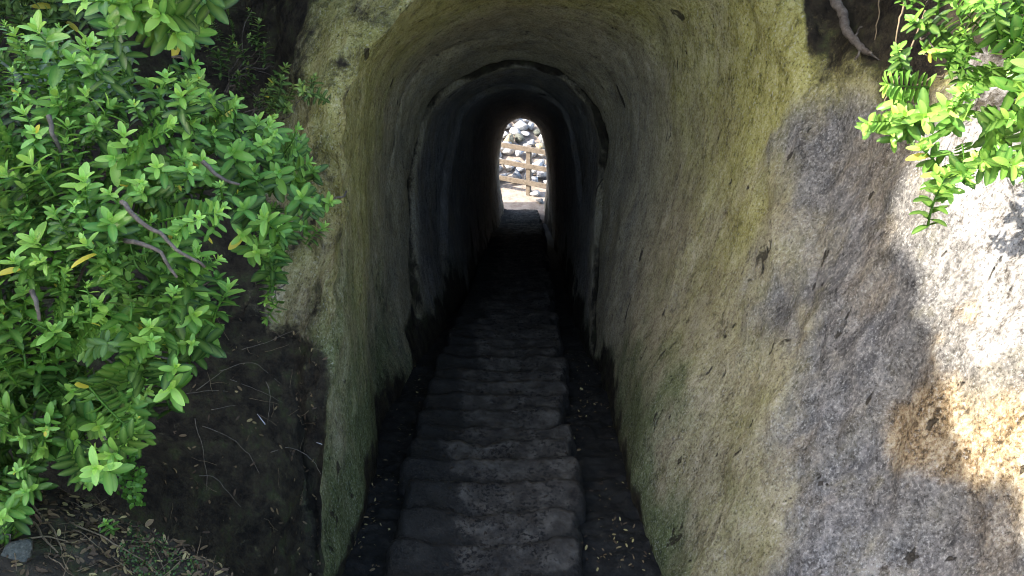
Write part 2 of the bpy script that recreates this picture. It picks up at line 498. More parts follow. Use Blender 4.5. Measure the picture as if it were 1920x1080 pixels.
# make seams coincide exactly, then fade in extra roughness away from them
right_w[0] = bore_raw[-1, -right_w.shape[1]:]; left_w[0] = bore_raw[-1, :left_w.shape[1]]
rm = smooth(0, 30, np.arange(right_w.shape[0]))[:, None, None]
lm = smooth(0, 20, np.arange(left_w.shape[0]))[:, None, None]
extra = lambda p, a: np.stack([fbm(p * np.array((2.3, 2.3, 1.2)), 5, 501 + 9 * k, .62) for k in range(3)], -1) * a
scar = np.stack([fbm(right_w * np.array((1.5, 1.5, .5)), 3, 561 + 9 * k, .5) for k in range(3)], -1)
right = rock_warp(right_w) + crumb(right_w) * (1 - rm) + extra(right_w, .048) * rm + .025 * scar * rm
left = rock_warp(left_w) + crumb(left_w) * (1 - lm) + extra(left_w, .06) * lm
# ridge lines where the bore last ring was stepped: zero there, so seams hold


def stains(p, where):
    x, y, d = proj(p)
    n = fbm(p * 1.4, 4, 901)
    st = np.zeros(p.shape[:-1] + (4,))
    if where in ('bore', 'right'):
        n2 = fbm(p * np.array((3.5, 3.5, 1.6)), 4, 931)
        m = where == 'right'
        dn = d + .45 * n
        if m: dn = np.minimum(dn, 4.2)
        edge = smooth(6.4, 4.4, dn)
        hi = smooth(820, 180, y + 120 * n + 60 * n2)
        rightside = smooth(1180, 1240, x)
        st[..., 0] = .92 * edge * (.46 + .54 * hi) * (1 - .18 * smooth(1150, 1230, x) * smooth(1420, 1330, x))
        st[..., 0] += .75 * np.exp(-((x + 25 * n2 - 1468) / 62) ** 2) * smooth(480, 150, y + 60 * n) * rightside
        st[..., 0] *= 1 - .9 * smooth(1440, 1560, x + 60 * n + 50 * n2 + .05 * (y - 300)) * smooth(100, 260, y)
        leftw = smooth(900, 700, x)
        low = smooth(330, 760, y + 130 * n)
        st[..., 1] = .68 * leftw * (.35 + .65 * low) * (.4 + .6 * smooth(7.5, 5.0, dn)) + .55 * smooth(1130, 1210, x) * smooth(1330, 1230, x + 50 * n) * smooth(380, 800, y)
        st[..., 1] += .30 * smooth(1560, 1380, x) * smooth(1300, 1400, x) * smooth(650, 1000, y + 80 * n)
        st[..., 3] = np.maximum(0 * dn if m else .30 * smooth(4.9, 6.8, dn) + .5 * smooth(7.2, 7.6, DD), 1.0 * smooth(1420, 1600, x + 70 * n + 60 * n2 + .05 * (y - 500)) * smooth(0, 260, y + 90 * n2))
        if not m:
            foot = FOOT
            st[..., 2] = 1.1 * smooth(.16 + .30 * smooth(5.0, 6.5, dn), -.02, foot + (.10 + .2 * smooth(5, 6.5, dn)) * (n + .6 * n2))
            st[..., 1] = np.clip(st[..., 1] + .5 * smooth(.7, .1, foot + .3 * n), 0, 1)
            st[..., 2] = np.maximum(st[..., 2], 1.1 * smooth(7.15, 7.22, DD + .04 * n2) * smooth(7.36 + gw, 7.24 + gw, DD + .05 * n2) * np.clip(.30 + .7 * up_w * lead + .35 * (1 - lead) + .4 * n, 0, 1))
            st[..., 2] = np.maximum(st[..., 2], .9 * np.exp(-((DD - 8.93) / .07) ** 2) * side_r)
            st[..., 2] = np.maximum(st[..., 2], .8 * np.exp(-((DD - 6.36) / .05) ** 2) * smooth(.2, .6, up_w) * (1 - lead) * smooth(-.1, .3, n2))
        else:
            st[..., 2] = .95 * smooth(1500, 1522, x + 10 * n2) * smooth(235, 70, y + 70 * n + 60 * n2 + .35 * np.abs(x - 1560)) + .62 * smooth(1600, 1690, x + 40 * n2) * smooth(360, 210, y + 70 * n + 60 * n2)
            st[..., 2] += .42 * np.exp(-((x - 1708 - .12 * (700 - y) + 20 * n2) / 14) ** 2) * np.exp(-((y - 640) / 70) ** 2)  # upright hollow in the wall, its shade painted as a dark streak
    else:
        st[..., 0] = .50 * smooth(480, 620, x) * smooth(760, 300, y + 60 * n) + .50
        st[..., 3] = .12 * smooth(250, 550, y)
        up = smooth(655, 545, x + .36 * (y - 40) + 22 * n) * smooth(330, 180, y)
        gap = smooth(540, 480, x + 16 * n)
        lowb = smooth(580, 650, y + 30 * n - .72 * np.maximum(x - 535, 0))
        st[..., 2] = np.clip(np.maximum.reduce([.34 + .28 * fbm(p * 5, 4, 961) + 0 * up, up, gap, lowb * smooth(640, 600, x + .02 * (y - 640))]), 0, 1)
        st[..., 1] = .35 + .5 * smooth(560, 700, y) * smooth(520, 610, x)
    return np.clip(st, 0, 1.4)


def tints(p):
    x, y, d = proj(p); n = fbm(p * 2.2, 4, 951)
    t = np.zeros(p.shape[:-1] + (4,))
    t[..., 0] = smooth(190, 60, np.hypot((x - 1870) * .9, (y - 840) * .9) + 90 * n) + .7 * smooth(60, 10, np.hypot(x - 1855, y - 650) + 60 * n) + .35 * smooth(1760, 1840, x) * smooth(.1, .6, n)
    t[..., 1] = smooth(1740, 1860, x + 60 * n) * smooth(760, 640, y + 90 * n)  # paler where the sun patch falls, its glare put into the tone
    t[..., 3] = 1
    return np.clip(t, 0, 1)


tun = empty('rock_tunnel', toW(cam3(960, 1080, 4.2)), 'arched tunnel hewn through sandstone with yellow green algae on its mouth', 'tunnel')
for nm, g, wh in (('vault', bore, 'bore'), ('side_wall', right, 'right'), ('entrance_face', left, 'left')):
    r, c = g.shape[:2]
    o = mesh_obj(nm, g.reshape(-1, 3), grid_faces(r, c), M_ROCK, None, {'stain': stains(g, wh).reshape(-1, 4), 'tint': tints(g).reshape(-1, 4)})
    keep(o, tun)
S_bore, S_right, S_left = Surf(bore), Surf(right), Surf(left)

lc = left[:, -1]; rc = right[:, 0]; M = 90
res = lambda c: np.stack([np.interp(np.linspace(0, len(c) - 1, M), np.arange(len(c)), c[:, k]) for k in range(3)], -1)
w = np.linspace(0, 1, 30)[None, :, None]
brow = res(lc)[:, None] * (1 - w) + res(rc)[:, None] * w
brow = brow + extra(brow, .10) * (np.sin(np.pi * w) * smooth(0, 12, np.arange(M))[:, None, None])
sb = np.zeros((M, 30, 4)); sb[..., 0] = .55; sb[..., 2] = .3
keep(mesh_obj('brow', brow.reshape(-1, 3), grid_faces(M, 30), M_ROCK, None, {'stain': sb.reshape(-1, 4)}), tun)

# ------------------------------------------------------------------ tunnel floor and the flight of steps
floor_l = toW(rows[:, 0]); floor_r = toW(rows[:, -1])
t = np.linspace(-.22, 1.22, 72)[None, :, None]
flo = floor_l[:, None] * (1 - t) + floor_r[:, None] * t
ext = flo[-1][None] + np.linspace(.05, 1, 24)[:, None, None] * (np.array((0, -2.2, 1.15)) + (t[0] - .5) * np.array((1.2, 0, 0)))[None]
flo = np.concatenate([flo, ext], 0)
flo[..., 2] -= .03
fl = flo.copy(); fl[..., 2] += .028 * fbm(flo * 4, 4, 77) + .02 * fbm(flo * 14, 2, 78)
o = mesh_obj('path', fl.reshape(-1, 3), grid_faces(*fl.shape[:2], flip=True), M_FLOOR); tag(o, 'dark dirt floor with litter either side of the worn steps', 'path', kind='structure')
S_floor = Surf(fl)

EDGE_Y = [388, 470, 590, 645, 712, 800, 925, 1080, 1300]
EDGE_L = [945, 915, 868, 840, 815, 788, 752, 722, 690]
EDGE_R = [1006, 1022, 1040, 1048, 1060, 1068, 1087, 1112, 1150]
mid = toW(rows[:, 0]) * .5 + toW(rows[:, -1]) * .5
mx, my, md = proj(mid)
arc = np.concatenate([[0], np.cumsum(np.linalg.norm(np.diff(mid, axis=0), axis=1))])
stairs = empty('staircase', mid[-1], 'flight of worn grey stone steps going down through the dark tunnel', 'stairs')
S_steps = []
s_pos = arc[-1] + .30; i = 0
while s_pos > .1:
    pitch_len = .262 + rnd.uniform(-.022, .022)
    a, b = s_pos, s_pos - pitch_len                         # front (upper) to back (lower) along the slope
    def mpt(s):
        if s > arc[-1]:
            e = mid[-1] - mid[-6]; return mid[-1] + e / np.linalg.norm(e) * (s - arc[-1])
        return np.array([np.interp(s, arc, mid[:, k]) for k in range(3)])
    pa, pb = mpt(a), mpt(b - .03)
    pm = (pa + pb) / 2
    x_, y_, d_ = proj(pm[None])
    y0 = float(y_[0])
    xl = (np.interp(y0, EDGE_Y, EDGE_L) - 960) / FPX * float(d_[0]) + rnd.uniform(-.03, .03)
    xr = (np.interp(y0, EDGE_Y, EDGE_R) - 960) / FPX * float(d_[0]) + rnd.uniform(-.05, .04)
    lift = .075 + .10 * smooth(9, 20, float(d_[0]))
    ztop = pa[2] + lift - .02; zbot = min(pa[2], pb[2]) - .16
    ya, yb = pa[1], pb[1]                                   # ya nearer the camera
    nx, ny = 46, 12
    u = np.linspace(0, 1, nx); v = np.linspace(0, 1, ny)
    U, V = np.meshgrid(u, v, indexing='ij')
    endr = (np.minimum(U, 1 - U) / .05).clip(0, 1)
    endr = np.sqrt(1 - (1 - endr) ** 2)
    X = xl + (xr - xl) * U
    yc = ya + (yb - ya) * (.5 + (V - .5) * (.80 + .20 * endr))
    wear = .028 * np.exp(-((U - .55) / .26) ** 2)
    nose = smooth(.80, 1.0, V)
    Z = ztop - wear - .014 * nose ** 4 - .05 * (1 - endr)
    top = np.stack([X, yc, Z], -1)
    seed = 600 + i
    top += np.stack([.014 * fbm(top * 5, 3, seed), .030 * fbm(top * 5, 5, seed + 3, .65) * smooth(.2, 1, V), .010 * fbm(top * 7, 5, seed + 5, .65)], -1)
    nrm = []
    front = top[:, -1:].copy(); rows_f = [top]
    for kk, q in enumerate((.3, .7, 1.0)):
        fr = front.copy(); fr[..., 2] = front[..., 2] * (1 - q) + zbot * q
        fr[..., 1] += .012 * math.sin(3 * q) + .01 * fbm(fr * 9, 2, seed + 7)
        rows_f.append(fr)
    back = top[:, :1].copy(); back[..., 2] = zbot
    G = np.concatenate([back] + rows_f, 1)
    base_n = G.shape[1]
    endA = G[0].copy(); endA[:, 2] = zbot; endB = G[-1].copy(); endB[:, 2] = zbot
    G = np.concatenate([endA[None], G, endB[None]], 0)
    uu = np.concatenate([[0], u, [1]])[:, None] + 0 * G[..., 0]
    sst = np.zeros(G.shape[:2] + (4,)); vv = np.concatenate([[0], v, [1, 1, 1]])[None, :] + 0 * uu
    sst[..., 2] = np.clip(.50 * smooth(.62, .15, vv) + smooth(.42, .12, uu + rnd.uniform(-.08, .10)) + .6 * smooth(.9, 1.0, uu) + .25 * (np.arange(G.shape[1]) > ny)[None], 0, 1)  # grime at backs and ends; shadow patches on the left painted in too
    ob = mesh_obj('step', G.reshape(-1, 3), grid_faces(*G.shape[:2], flip=False), M_STEP, None, {'stain': sst.reshape(-1, 4)})
    keep(ob, stairs)
    if d_[0] < 8: S_steps.append(Surf(top))
    s_pos -= pitch_len; i += 1

# ------------------------------------------------------------------ banks and terrain near the camera
BANK = np.array([[cam3(*q) for q in row] for row in [
    [(-700, 850, 2.6), (-200, 880, 2.55), (60, 905, 2.5), (200, 955, 2.45), (330, 1015, 2.42), (430, 1078, 2.4), (520, 1180, 2.35)],
    [(-700, 900, 2.3), (-200, 940, 2.25), (60, 975, 2.25), (175, 1010, 2.28), (270, 1070, 2.28), (345, 1140, 2.25), (420, 1260, 2.2)],
    [(-700, 1050, 1.95), (-200, 1080, 1.95), (40, 1110, 1.95), (150, 1150, 2.0), (230, 1220, 2.02), (290, 1300, 2.0), (350, 1400, 2.0)],
    [(-700, 1500, 1.5), (-200, 1500, 1.5), (0, 1500, 1.55), (100, 1520, 1.6), (180, 1560, 1.6), (230, 1600, 1.6), (280, 1700, 1.6)],
]])
bk = np.swapaxes(catmull(np.swapaxes(catmull(BANK, [22, 24, 20]), 0, 1), [14, 16, 18, 18, 18, 14]), 0, 1)
bk = toW(bk)
bot = bk[:1].copy(); bot[..., 2] -= .9; bot[..., 1] += .1     # the face below the lip
mid_b = (bk[:1] * .6 + bot * .4); mid_b[..., 1] += .05
bk = np.concatenate([bot, mid_b, bk], 0)
bk[..., 2] += .03 * fbm(bk * 3, 4, 55) + .01 * fbm(bk * 15, 3, 56)
right_end = bk[:, -1:].copy(); right_end[..., 2] -= 1.2
bk2 = np.concatenate([bk, right_end], 1)
o = mesh_obj('earth_bank', bk2.reshape(-1, 3), grid_faces(*bk2.shape[:2], flip=True), M_EARTH); tag(o, 'leaf strewn earth bank in the lower left corner', 'bank', kind='structure')
S_bank = Surf(bk[2:])


# unseen rock added to shade the path; its crest outlines the sun patch
def shade_blocker_mesh():
    hs = np.array(SUN_H); A = np.array((-hs[1], hs[0], 0)); A = A if A[1] < 0 else -A     # a: across the sun, towards the camera's back
    na, nz = 200, 80
    a = np.linspace(-8.5, 3.5, na)
    prof = np.interp(a, [-8.5, -6.5, -3.6, -3.0, -2.6, -2.41, -2.09, -1.75, -1.44, -1, 0, 2, 3.5], [7.5, 10.4, 10.3, 9.1, 8.35, 8.15, 7.83, 7.56, 7.42, 7.4, 7.4, 6.2, 5])
    prof = prof + .53 + .13 * fbm(np.stack([a * 4.5, 0 * a, 0 * a], -1), 4, 871, .6)
    zt = np.linspace(0, 1, nz)
    Z = -4 + (prof[:, None] + 4) * zt[None]
    front = hs * CL_D + a[:, None, None] * A + Z[..., None] * np.array((0, 0, 1.0))
    front = front + hs * (.9 * smooth(.8, 1.0, zt) ** 2)[None, :, None]
    front = front + np.stack([fbm(front * .9, 5, 811 + 5 * k, .6) for k in range(3)], -1) * np.array((.28, .10, .05))
    back = front[:, ::-1] + hs * 3.0
    loop = np.concatenate([front, back], 1)
    r_, c_ = loop.shape[:2]
    V = loop.reshape(-1, 3); F = [tuple(int(q) for q in f) for f in grid_faces(r_, c_)]
    F += [(i * c_ + c_ - 1, i * c_, (i + 1) * c_, (i + 1) * c_ + c_ - 1) for i in range(r_ - 1)]
    for rr in (0, r_ - 1):
        for q in range(nz - 1):
            F.append((rr * c_ + q, rr * c_ + q + 1, rr * c_ + c_ - 2 - q, rr * c_ + c_ - 1 - q))
    st = np.zeros((len(V), 4)); st[:, 3] = .6
    o = mesh_obj('shade_blocker', V, F, M_ROCK, None, {'stain': st})
    tag(o, 'unseen rock mass added to shade the path to the tunnel', 'shade_blocker', kind='structure')


CL_D = 6.0
shade_blocker_mesh()

# hill above the bore, and the beach that reaches the horizon
top_line = toW(rows[:, 5])
hx = np.linspace(-14, 14, 50)
hy = np.linspace(5.2, 17.5, 44)
HX, HY = np.meshgrid(hx, hy, indexing='ij')
order = np.argsort(top_line[:, 1])
HZ = np.interp(HY, top_line[order, 1], top_line[order, 2]) + .9 + .02 * HX ** 2 * smooth(17, 8, HY)
hp = np.stack([HX, HY, HZ], -1); hp[..., 2] += .22 * fbm(hp * .7, 4, 66)
o = mesh_obj('hillside', hp.reshape(-1, 3), grid_faces(50, 44, flip=True), M_HILL); tag(o, 'grassy hill over the tunnel', 'hill', kind='structure')

ex = PX(975, 392, 20.4); ZB = float(ex[2]) - .02                # level of the ground outside the far mouth
gx = np.concatenate([[-900, -200, -60, -25], np.linspace(-10, 10, 41), [25, 60, 200, 900]])
gy = np.concatenate([[-600, -100, 0, 10], np.linspace(15, 30, 46), [40, 60, 120, 300, 900]])
GX, GY = np.meshgrid(gx, gy, indexing='ij')
EXY = float(ex[1])
rise = np.clip(GY - (EXY + 1.35), 0, 6.5) * .30
near = smooth(EXY - 1.2, EXY - .6, GY)
GZ = ZB + rise * smooth(12, 6, np.abs(GX)) + .03 * fbm(np.stack([GX, GY, 0 * GX], -1) * 1.2, 3, 91) - 1.6 * (1 - near)
gp = np.stack([GX, GY, GZ], -1)
o = mesh_obj('ground', gp.reshape(-1, 3), grid_faces(*gp.shape[:2], flip=True), M_SAND); tag(o, 'pale sandy ground outside the far tunnel mouth', 'ground', kind='structure')

# ------------------------------------------------------------------ fence and boulders seen through the far mouth
def box(cx, sx, sy, sz, ax, ay, az=np.array((0, 0, 1.0)), bev=.008):
    import bmesh
    bm = bmesh.new(); bmesh.ops.create_cube(bm, size=1)
    for v in bm.verts: v.co = Vector((v.co.x * sx, v.co.y * sy, v.co.z * sz))
    bmesh.ops.bevel(bm, geom=bm.edges[:], offset=bev, segments=2, affect='EDGES')
    V = [np.asarray(cx) + v.co.x * ax + v.co.y * ay + v.co.z * az for v in bm.verts]
    bm.verts.index_update(); F = [tuple(v.index for v in f.verts) for f in bm.faces]
    bm.free(); return V, F


fb = PX(989, 366, 21.0); fb[2] = ZB
e = np.array((1, -.40, 0)); e /= np.linalg.norm(e); nf = np.array((-e[1], e[0], 0)) * -1
fen = empty('wooden_fence', fb, 'brown timber post and rail fence beyond the far tunnel mouth', 'fence')
for sft in (-2.3, -1.12, 0, 1.12):
    V, F = box(fb + e * sft - nf * .08 + np.array((0, 0, .70)), .12, .12, 1.44, e, nf); keep(mesh_obj('post', V, F, M_WOOD, smooth_shade=False), fen)
for h in (.40, .88, 1.36):
    V, F = box(fb + e * -.5 + nf * .005 + np.array((0, 0, h)), 4.0, .045, .135, e, nf, e * 0 + np.array((0, 0, 1.0))); keep(mesh_obj('rail', V, F, M_WOOD, smooth_shade=False), fen)


def boulder_mesh(seed):
    import bmesh
    r = random.Random(seed)
    bm = bmesh.new()
    for _ in range(14):
        v = Vector((r.gauss(0, 1), r.gauss(0, 1), r.gauss(0, 1))).normalized() * r.uniform(.78, 1.0)
        bm.verts.new((v.x, v.y * r.uniform(.75, 1), v.z * .72))
    g = bmesh.ops.convex_hull(bm, input=bm.verts[:])
    bmesh.ops.delete(bm, geom=[x for x in g['geom_interior'] if isinstance(x, bmesh.types.BMVert)], context='VERTS')
    bmesh.ops.bevel(bm, geom=bm.edges[:], offset=.055, segments=2, affect='EDGES', clamp_overlap=True)
    bmesh.ops.triangulate(bm, faces=bm.faces[:])
    me = bpy.data.meshes.new('boulder'); bm.to_mesh(me); bm.free()
    me.polygons.foreach_set('use_smooth', np.ones(len(me.polygons), bool))
    return me


BM = []
for q in range(14):
    me = boulder_mesh(300 + q); BM.append(me)
mats = [M_B1, M_B1, M_B4, M_B1, M_B2, M_B3, M_B1, M_B4]
BMM = {}
for q, me in enumerate(BM):
    for m in (M_B1, M_B2, M_B3, M_B4):
        c = me.copy(); c.name = 'boulder'; c.materials.append(m); BMM[q, m.name] = c
BG = 'boulders heaped beyond the far tunnel mouth'
LAB = {'pale_boulder': 'pale white grey angular boulder in the sunlit heap beyond the fence', 'grey_boulder': 'mid grey angular boulder in the sunlit heap beyond the fence',
       'dark_boulder': 'dark mossy boulder in the heap beyond the fence', 'ochre_boulder': 'yellowish ochre boulder in the heap beyond the fence'}


def add_boulder(x, y, z, s, mname, label=None, q=None):
    q = rnd.randrange(14) if q is None else q
    o = bpy.data.objects.new('boulder', BMM[q, mname]); C.objects.link(o)
    o.location = (x, y, z); o.scale = (s * rnd.uniform(.85, 1.2), s * rnd.uniform(.85, 1.15), s * rnd.uniform(.75, 1.0))
    o.rotation_euler = (rnd.uniform(-.5, .5), rnd.uniform(-.5, .5), rnd.uniform(0, 6.28))
    tag(o, label or LAB[mname], 'boulder', BG); return o


yy = EXY + 1.25; row = 0
while yy < EXY + 6.6:
    xx = -1.75 + (row % 2) * .16
    while xx < 2.0:
        s = rnd.choice((.17, .20, .22, .25, .29))
        zz = ZB + max(0, yy - EXY - 1.35) * .30
        mname = rnd.choices(('pale_boulder', 'grey_boulder', 'ochre_boulder', 'dark_boulder'), (.58, .24, .09, .09))[0]
        if not (yy < EXY + 1.5 and -.6 < xx < .42):
            add_boulder(xx + rnd.uniform(-.06, .06), yy + rnd.uniform(-.08, .08), zz + s * .55 + rnd.uniform(-.03, .06), s, mname)
        xx += .335
    yy += .285; row += 1
for (px, py, d, s, mn, lb) in [(955, 330, 21.9, .30, 'pale_boulder', 'largest pale boulder, behind the lowest fence rail on the left'),
                               (957, 247, 23.8, .25, 'ochre_boulder', 'big yellowish boulder near the top left of the far opening'),
                               (1012, 250, 23.7, .26, 'grey_boulder', 'big grey boulder near the top right of the far opening'),
                               (970, 229, 24.2, .24, 'dark_boulder', 'dark mossy boulder at the top of the far opening'),
                               (1003, 362, 20.95, .17, 'pale_boulder', 'pale boulder lying right of the fence post base'),
                               (1011, 378, 20.7, .14, 'grey_boulder', 'small grey rock on the sand by the right edge of the far mouth')]:
    p = PX(px, py, d); add_boulder(p[0], p[1], p[2], s, mn, lb)

# ------------------------------------------------------------------ shrubs
def leaf_geo(L, W, fold, curl):
    ts = (0, .15, .45, .74, .92, 1.0); ws = (.2, .74, 1.0, .86, .46, .0)
    V = []; F = []; mr = []
    for t_, w in zip(ts, ws):
        z = -curl * t_ * t_ * L; y = t_ * L
        h = W * .5 * w
        V += [(-h, y, z + fold * h), (0, y, z), (h, y, z + fold * h)]; mr += [0, 1, 0]
    for i_ in range(5):
        b = i_ * 3
        F += [(b, b + 1, b + 4, b + 3), (b + 1, b + 2, b + 5, b + 4)]
    return np.array(V), F, np.array(mr, float)


def make_shoot(seed, pairs, inter, L, flat=False, sick=.01, droop=.25):
    r = random.Random(seed)
    V = []; F = []; A = []
    H = pairs * inter
    bx, by = r.uniform(-.35, .35), r.uniform(-.35, .35); tone = r.choice((-.12, .05, .16, .28, .38))
    def ax(t_): return np.array((bx * H * t_ * t_, by * H * t_ * t_, H * t_))
    tv, tf = tube([ax(q) for q in np.linspace(0, 1, 6)], np.linspace(.0032, .0018, 6), 5)
    b = 0; V += list(tv); F += tf; A += [(.25, .7, 0, 1)] * len(tv)
    for k in range(pairs + 3):
        t_ = min(k / pairs, 1.0)
        tip = max(0.0, (k - pairs + 3) / 6.0)              # 0 below, to 1 at the very tip
        extra_ = max(0, k - pairs)
        for sgn in (0, 1):
            if r.random() < .05 and t_ < .6: continue
            size = L * (.82 + .25 * math.sin(math.pi * min(1, t_ * 1.1))) * (1 - .22 * extra_) * r.uniform(.85, 1.12)
            el = R(12 - droop * 40 * (1 - t_) + 16 * t_ + 22 * extra_ + r.uniform(-9, 9))
            az = (0 if flat and extra_ == 0 else math.pi / 2 * (k % 2)) + math.pi * sgn + r.uniform(-.18, .18)
            lv, lf, mr = leaf_geo(size, size * r.uniform(.37, .44), .26 + .15 * r.random(), r.uniform(.05, .32))
            roll = Matrix.Rotation(r.uniform(-.22, .22), 3, 'Y')
            m = Matrix.Rotation(az, 3, 'Z') @ Matrix.Rotation(el, 3, 'X') @ roll
            m = np.array(m)
            o_ = ax(t_) + np.array((0, 0, .004 * extra_))
            lv = lv @ m.T + o_
            young = min(1.0, max(0, tone + .32 * t_ ** 2 + (.34 + .12 * extra_) * (k >= pairs - 1) + r.uniform(-.1, .1)))
            hue = min(1, max(0, .35 + r.uniform(-.3, .35)))
            al = 0.0 if r.random() < sick else 1.0
            b = len(V); V += list(lv); F += [tuple(b + q for q in f) for f in lf]
            A += [(young, hue, x, al) for x in mr]
    return np.array(V), F, np.array(A)


SHOOTS = [make_shoot(20 + q, pairs=rnd.randint(4, 9), inter=rnd.uniform(.0125, .0185), L=rnd.uniform(.046, .058), droop=rnd.uniform(0, .5), sick=.012 if q % 3 == 0 else 0) for q in range(20)]
SHOOTS += [make_shoot(60 + q, pairs=rnd.randint(9, 13), inter=rnd.uniform(.0125, .0155), L=rnd.uniform(.036, .046), flat=True, droop=.25) for q in range(7)]
SHOOTS += [make_shoot(90 + q, pairs=rnd.randint(4, 7), inter=rnd.uniform(.009, .012), L=rnd.uniform(.026, .034), droop=rnd.uniform(0, .5), sick=.05) for q in range(5)]
SHOOT_ME = {}


def shoot_mesh(k, mat):
    if (k, mat.name) not in SHOOT_ME:
        V, F, A = SHOOTS[k]
        o = mesh_obj('shoot', V, F, mat, None, {'leaf': A}); me = o.data
        bpy.data.objects.remove(o); SHOOT_ME[k, mat.name] = me
    return SHOOT_ME[k, mat.name]


def basis(dirv, spin):
    z = Vector(dirv).normalized(); q = z.to_track_quat('Z', 'Y')
    return np.array(q.to_matrix() @ Matrix.Rotation(spin, 3, 'Z'))


def inside(poly, x, y):
    c = False; n = len(poly); j = n - 1
    for i_ in range(n):
        xi, yi = poly[i_]; xj, yj = poly[j]
        if (yi > y) != (yj > y) and x < (xj - xi) * (y - yi) / (yj - yi) + xi: c = not c
        j = i_
    return c


HOLES = True


def shrub(name, label, poly, base, depth, cat='shrub', spacing=30, layers=((0, 1), (.17, .7), (.38, .5)), scale=1.10, mat=None, branches=10, seed=1,
          out_w=.6, cam_w=.85, up_w=.65, nparts=95, extra_sticks=8, group=None, stick_r=.006, stems=(), hole=-.5, sprigs=()):
    mat = mat or M_LEAF
    r = random.Random(seed)
    b3 = PX(*base)
    root = empty(name, b3, label, cat, group)
    xs = [p[0] for p in poly]; ys = [p[1] for p in poly]
    pts = []
    for x, y in sprigs: pts += [(x, y, depth(x, y), 0), (x + r.uniform(-14, 14), y + r.uniform(-14, 14), depth(x, y) + .05, 0)]
    for li, (back, dens) in enumerate(layers):
        sp = spacing / math.sqrt(dens); got = []
        tries = int(14 * (max(xs) - min(xs)) * (max(ys) - min(ys)) / sp ** 2)
        for _ in range(tries):
            x = r.uniform(min(xs), max(xs)); y = r.uniform(min(ys), max(ys))
            if not inside(poly, x, y): continue
            if any((x - a) ** 2 + (y - b_) ** 2 < sp * sp for a, b_ in got): continue
            if li < 2 and HOLES and float(noise(np.array((x / 62., y / 62., seed * 7.7)), 9)) < hole: continue
            got.append((x, y))
            lump = .10 * float(noise(np.array((x / 95., y / 95., seed * 3.1)), 5))
            pts.append((x, y, depth(x, y) + back + lump + r.uniform(-.05, .05), li))
    pts.sort(key=lambda q: not (-20 < q[0] < 1940))
    merged = []; count = 0
    cx, cy, _ = base
    for (x, y, d, li) in pts:
        p = PX(x, y, d)
        ox, oy = (x - cx), (y - cy); ol = math.hypot(ox, oy) + 1e-6
        out = (ox * RT - oy * UP) / ol
        dv = out * out_w * r.uniform(.3, 1.3) + np.array((0, 0, 1.0)) * up_w * r.uniform(.4, 1.3) - FW * cam_w * r.uniform(.2, 1.5) + np.array([r.gauss(0, .32) for _ in range(3)])
        dv /= np.linalg.norm(dv)
        k = r.randrange(len(SHOOTS)); s = scale * r.uniform(.68, 1.22)
        if k >= 20 and k < 27: dv = dv * .6 + out * .9 + np.array((0, 0, -.15)); dv /= np.linalg.norm(dv)
        m = basis(dv, r.uniform(0, 6.28)) * s
        H = SHOOTS[k][0][:, 2].max()
        o3 = p - dv * H * s * .8
        if li == 0 and count < nparts:
            ob = bpy.data.objects.new('shoot', shoot_mesh(k, mat)); C.objects.link(ob); ob.parent = root
            mm = Matrix([list(m[0]) + [o3[0] - b3[0]], list(m[1]) + [o3[1] - b3[1]], list(m[2]) + [o3[2] - b3[2]], [0, 0, 0, 1]])
            ob.matrix_local = mm; count += 1
        else:
            V, F, A = SHOOTS[k]
            A2 = A.copy(); A2[:, 0] = np.clip(A2[:, 0] - .10 * li, 0, 1); A2[:, 1] = np.clip(A2[:, 1] + r.uniform(-.15, .15), 0, 1)  # deeper layers shifted darker, inner shade put into the leaf colour
            merged.append((V @ m.T + o3 - b3, F, A2))
    if merged:
        off = 0; FV = []; FF = []; FA = []
        for V, F, A in merged:
            FV.append(V); FA.append(A); FF += [tuple(off + q for q in f) for f in F]; off += len(V)
        ob = mesh_obj('foliage', np.concatenate(FV), FF, mat, root, {'leaf': np.concatenate(FA)}); ob['kind'] = 'stuff'
    tgt = [q for q in pts if q[3] < 2]
    for q in range(min(branches, len(tgt))):
        x, y, d, li = r.choice(tgt)
        p = PX(x, y, d + .07) - b3
        path = wiggle((r.uniform(-.03, .03), r.uniform(-.03, .03), r.uniform(-.03, .03)), p, 12, .012, .06 * r.random(), seed * 100 + q)
        V, F = tube(path, np.linspace(stick_r * r.uniform(1, 1.7), stick_r * .45, 12), 6)
        mesh_obj('branch', V, F, M_BARK, root)
    for q, stp in enumerate(stems):
        P = catmull(np.array([PX(*w_) for w_ in stp]) - b3, [5] * (len(stp) - 1)); P = P + .003 * fbm(P * 30, 2, 5)[:, None]
        V, F = tube(P, np.linspace(.0062, .0034, len(P)), 7); mesh_obj('branch', V, F, M_BARK, root)
    sticks = []
    for q in range(extra_sticks):
        x, y, d, li = r.choice(pts)
        p0 = PX(x + r.uniform(-60, 60), y + r.uniform(-60, 60), d + .25) - b3; p1 = PX(x, y, d + .08) - b3
        sticks.append(tube(wiggle(p0, p1, 8, .01, 0, seed * 77 + q), np.linspace(.0035, .0018, 8), 5))
    if sticks:
        V, F = join(sticks); mesh_obj('twigs', V, F, M_BARK, root)['kind'] = 'stuff'
    return root


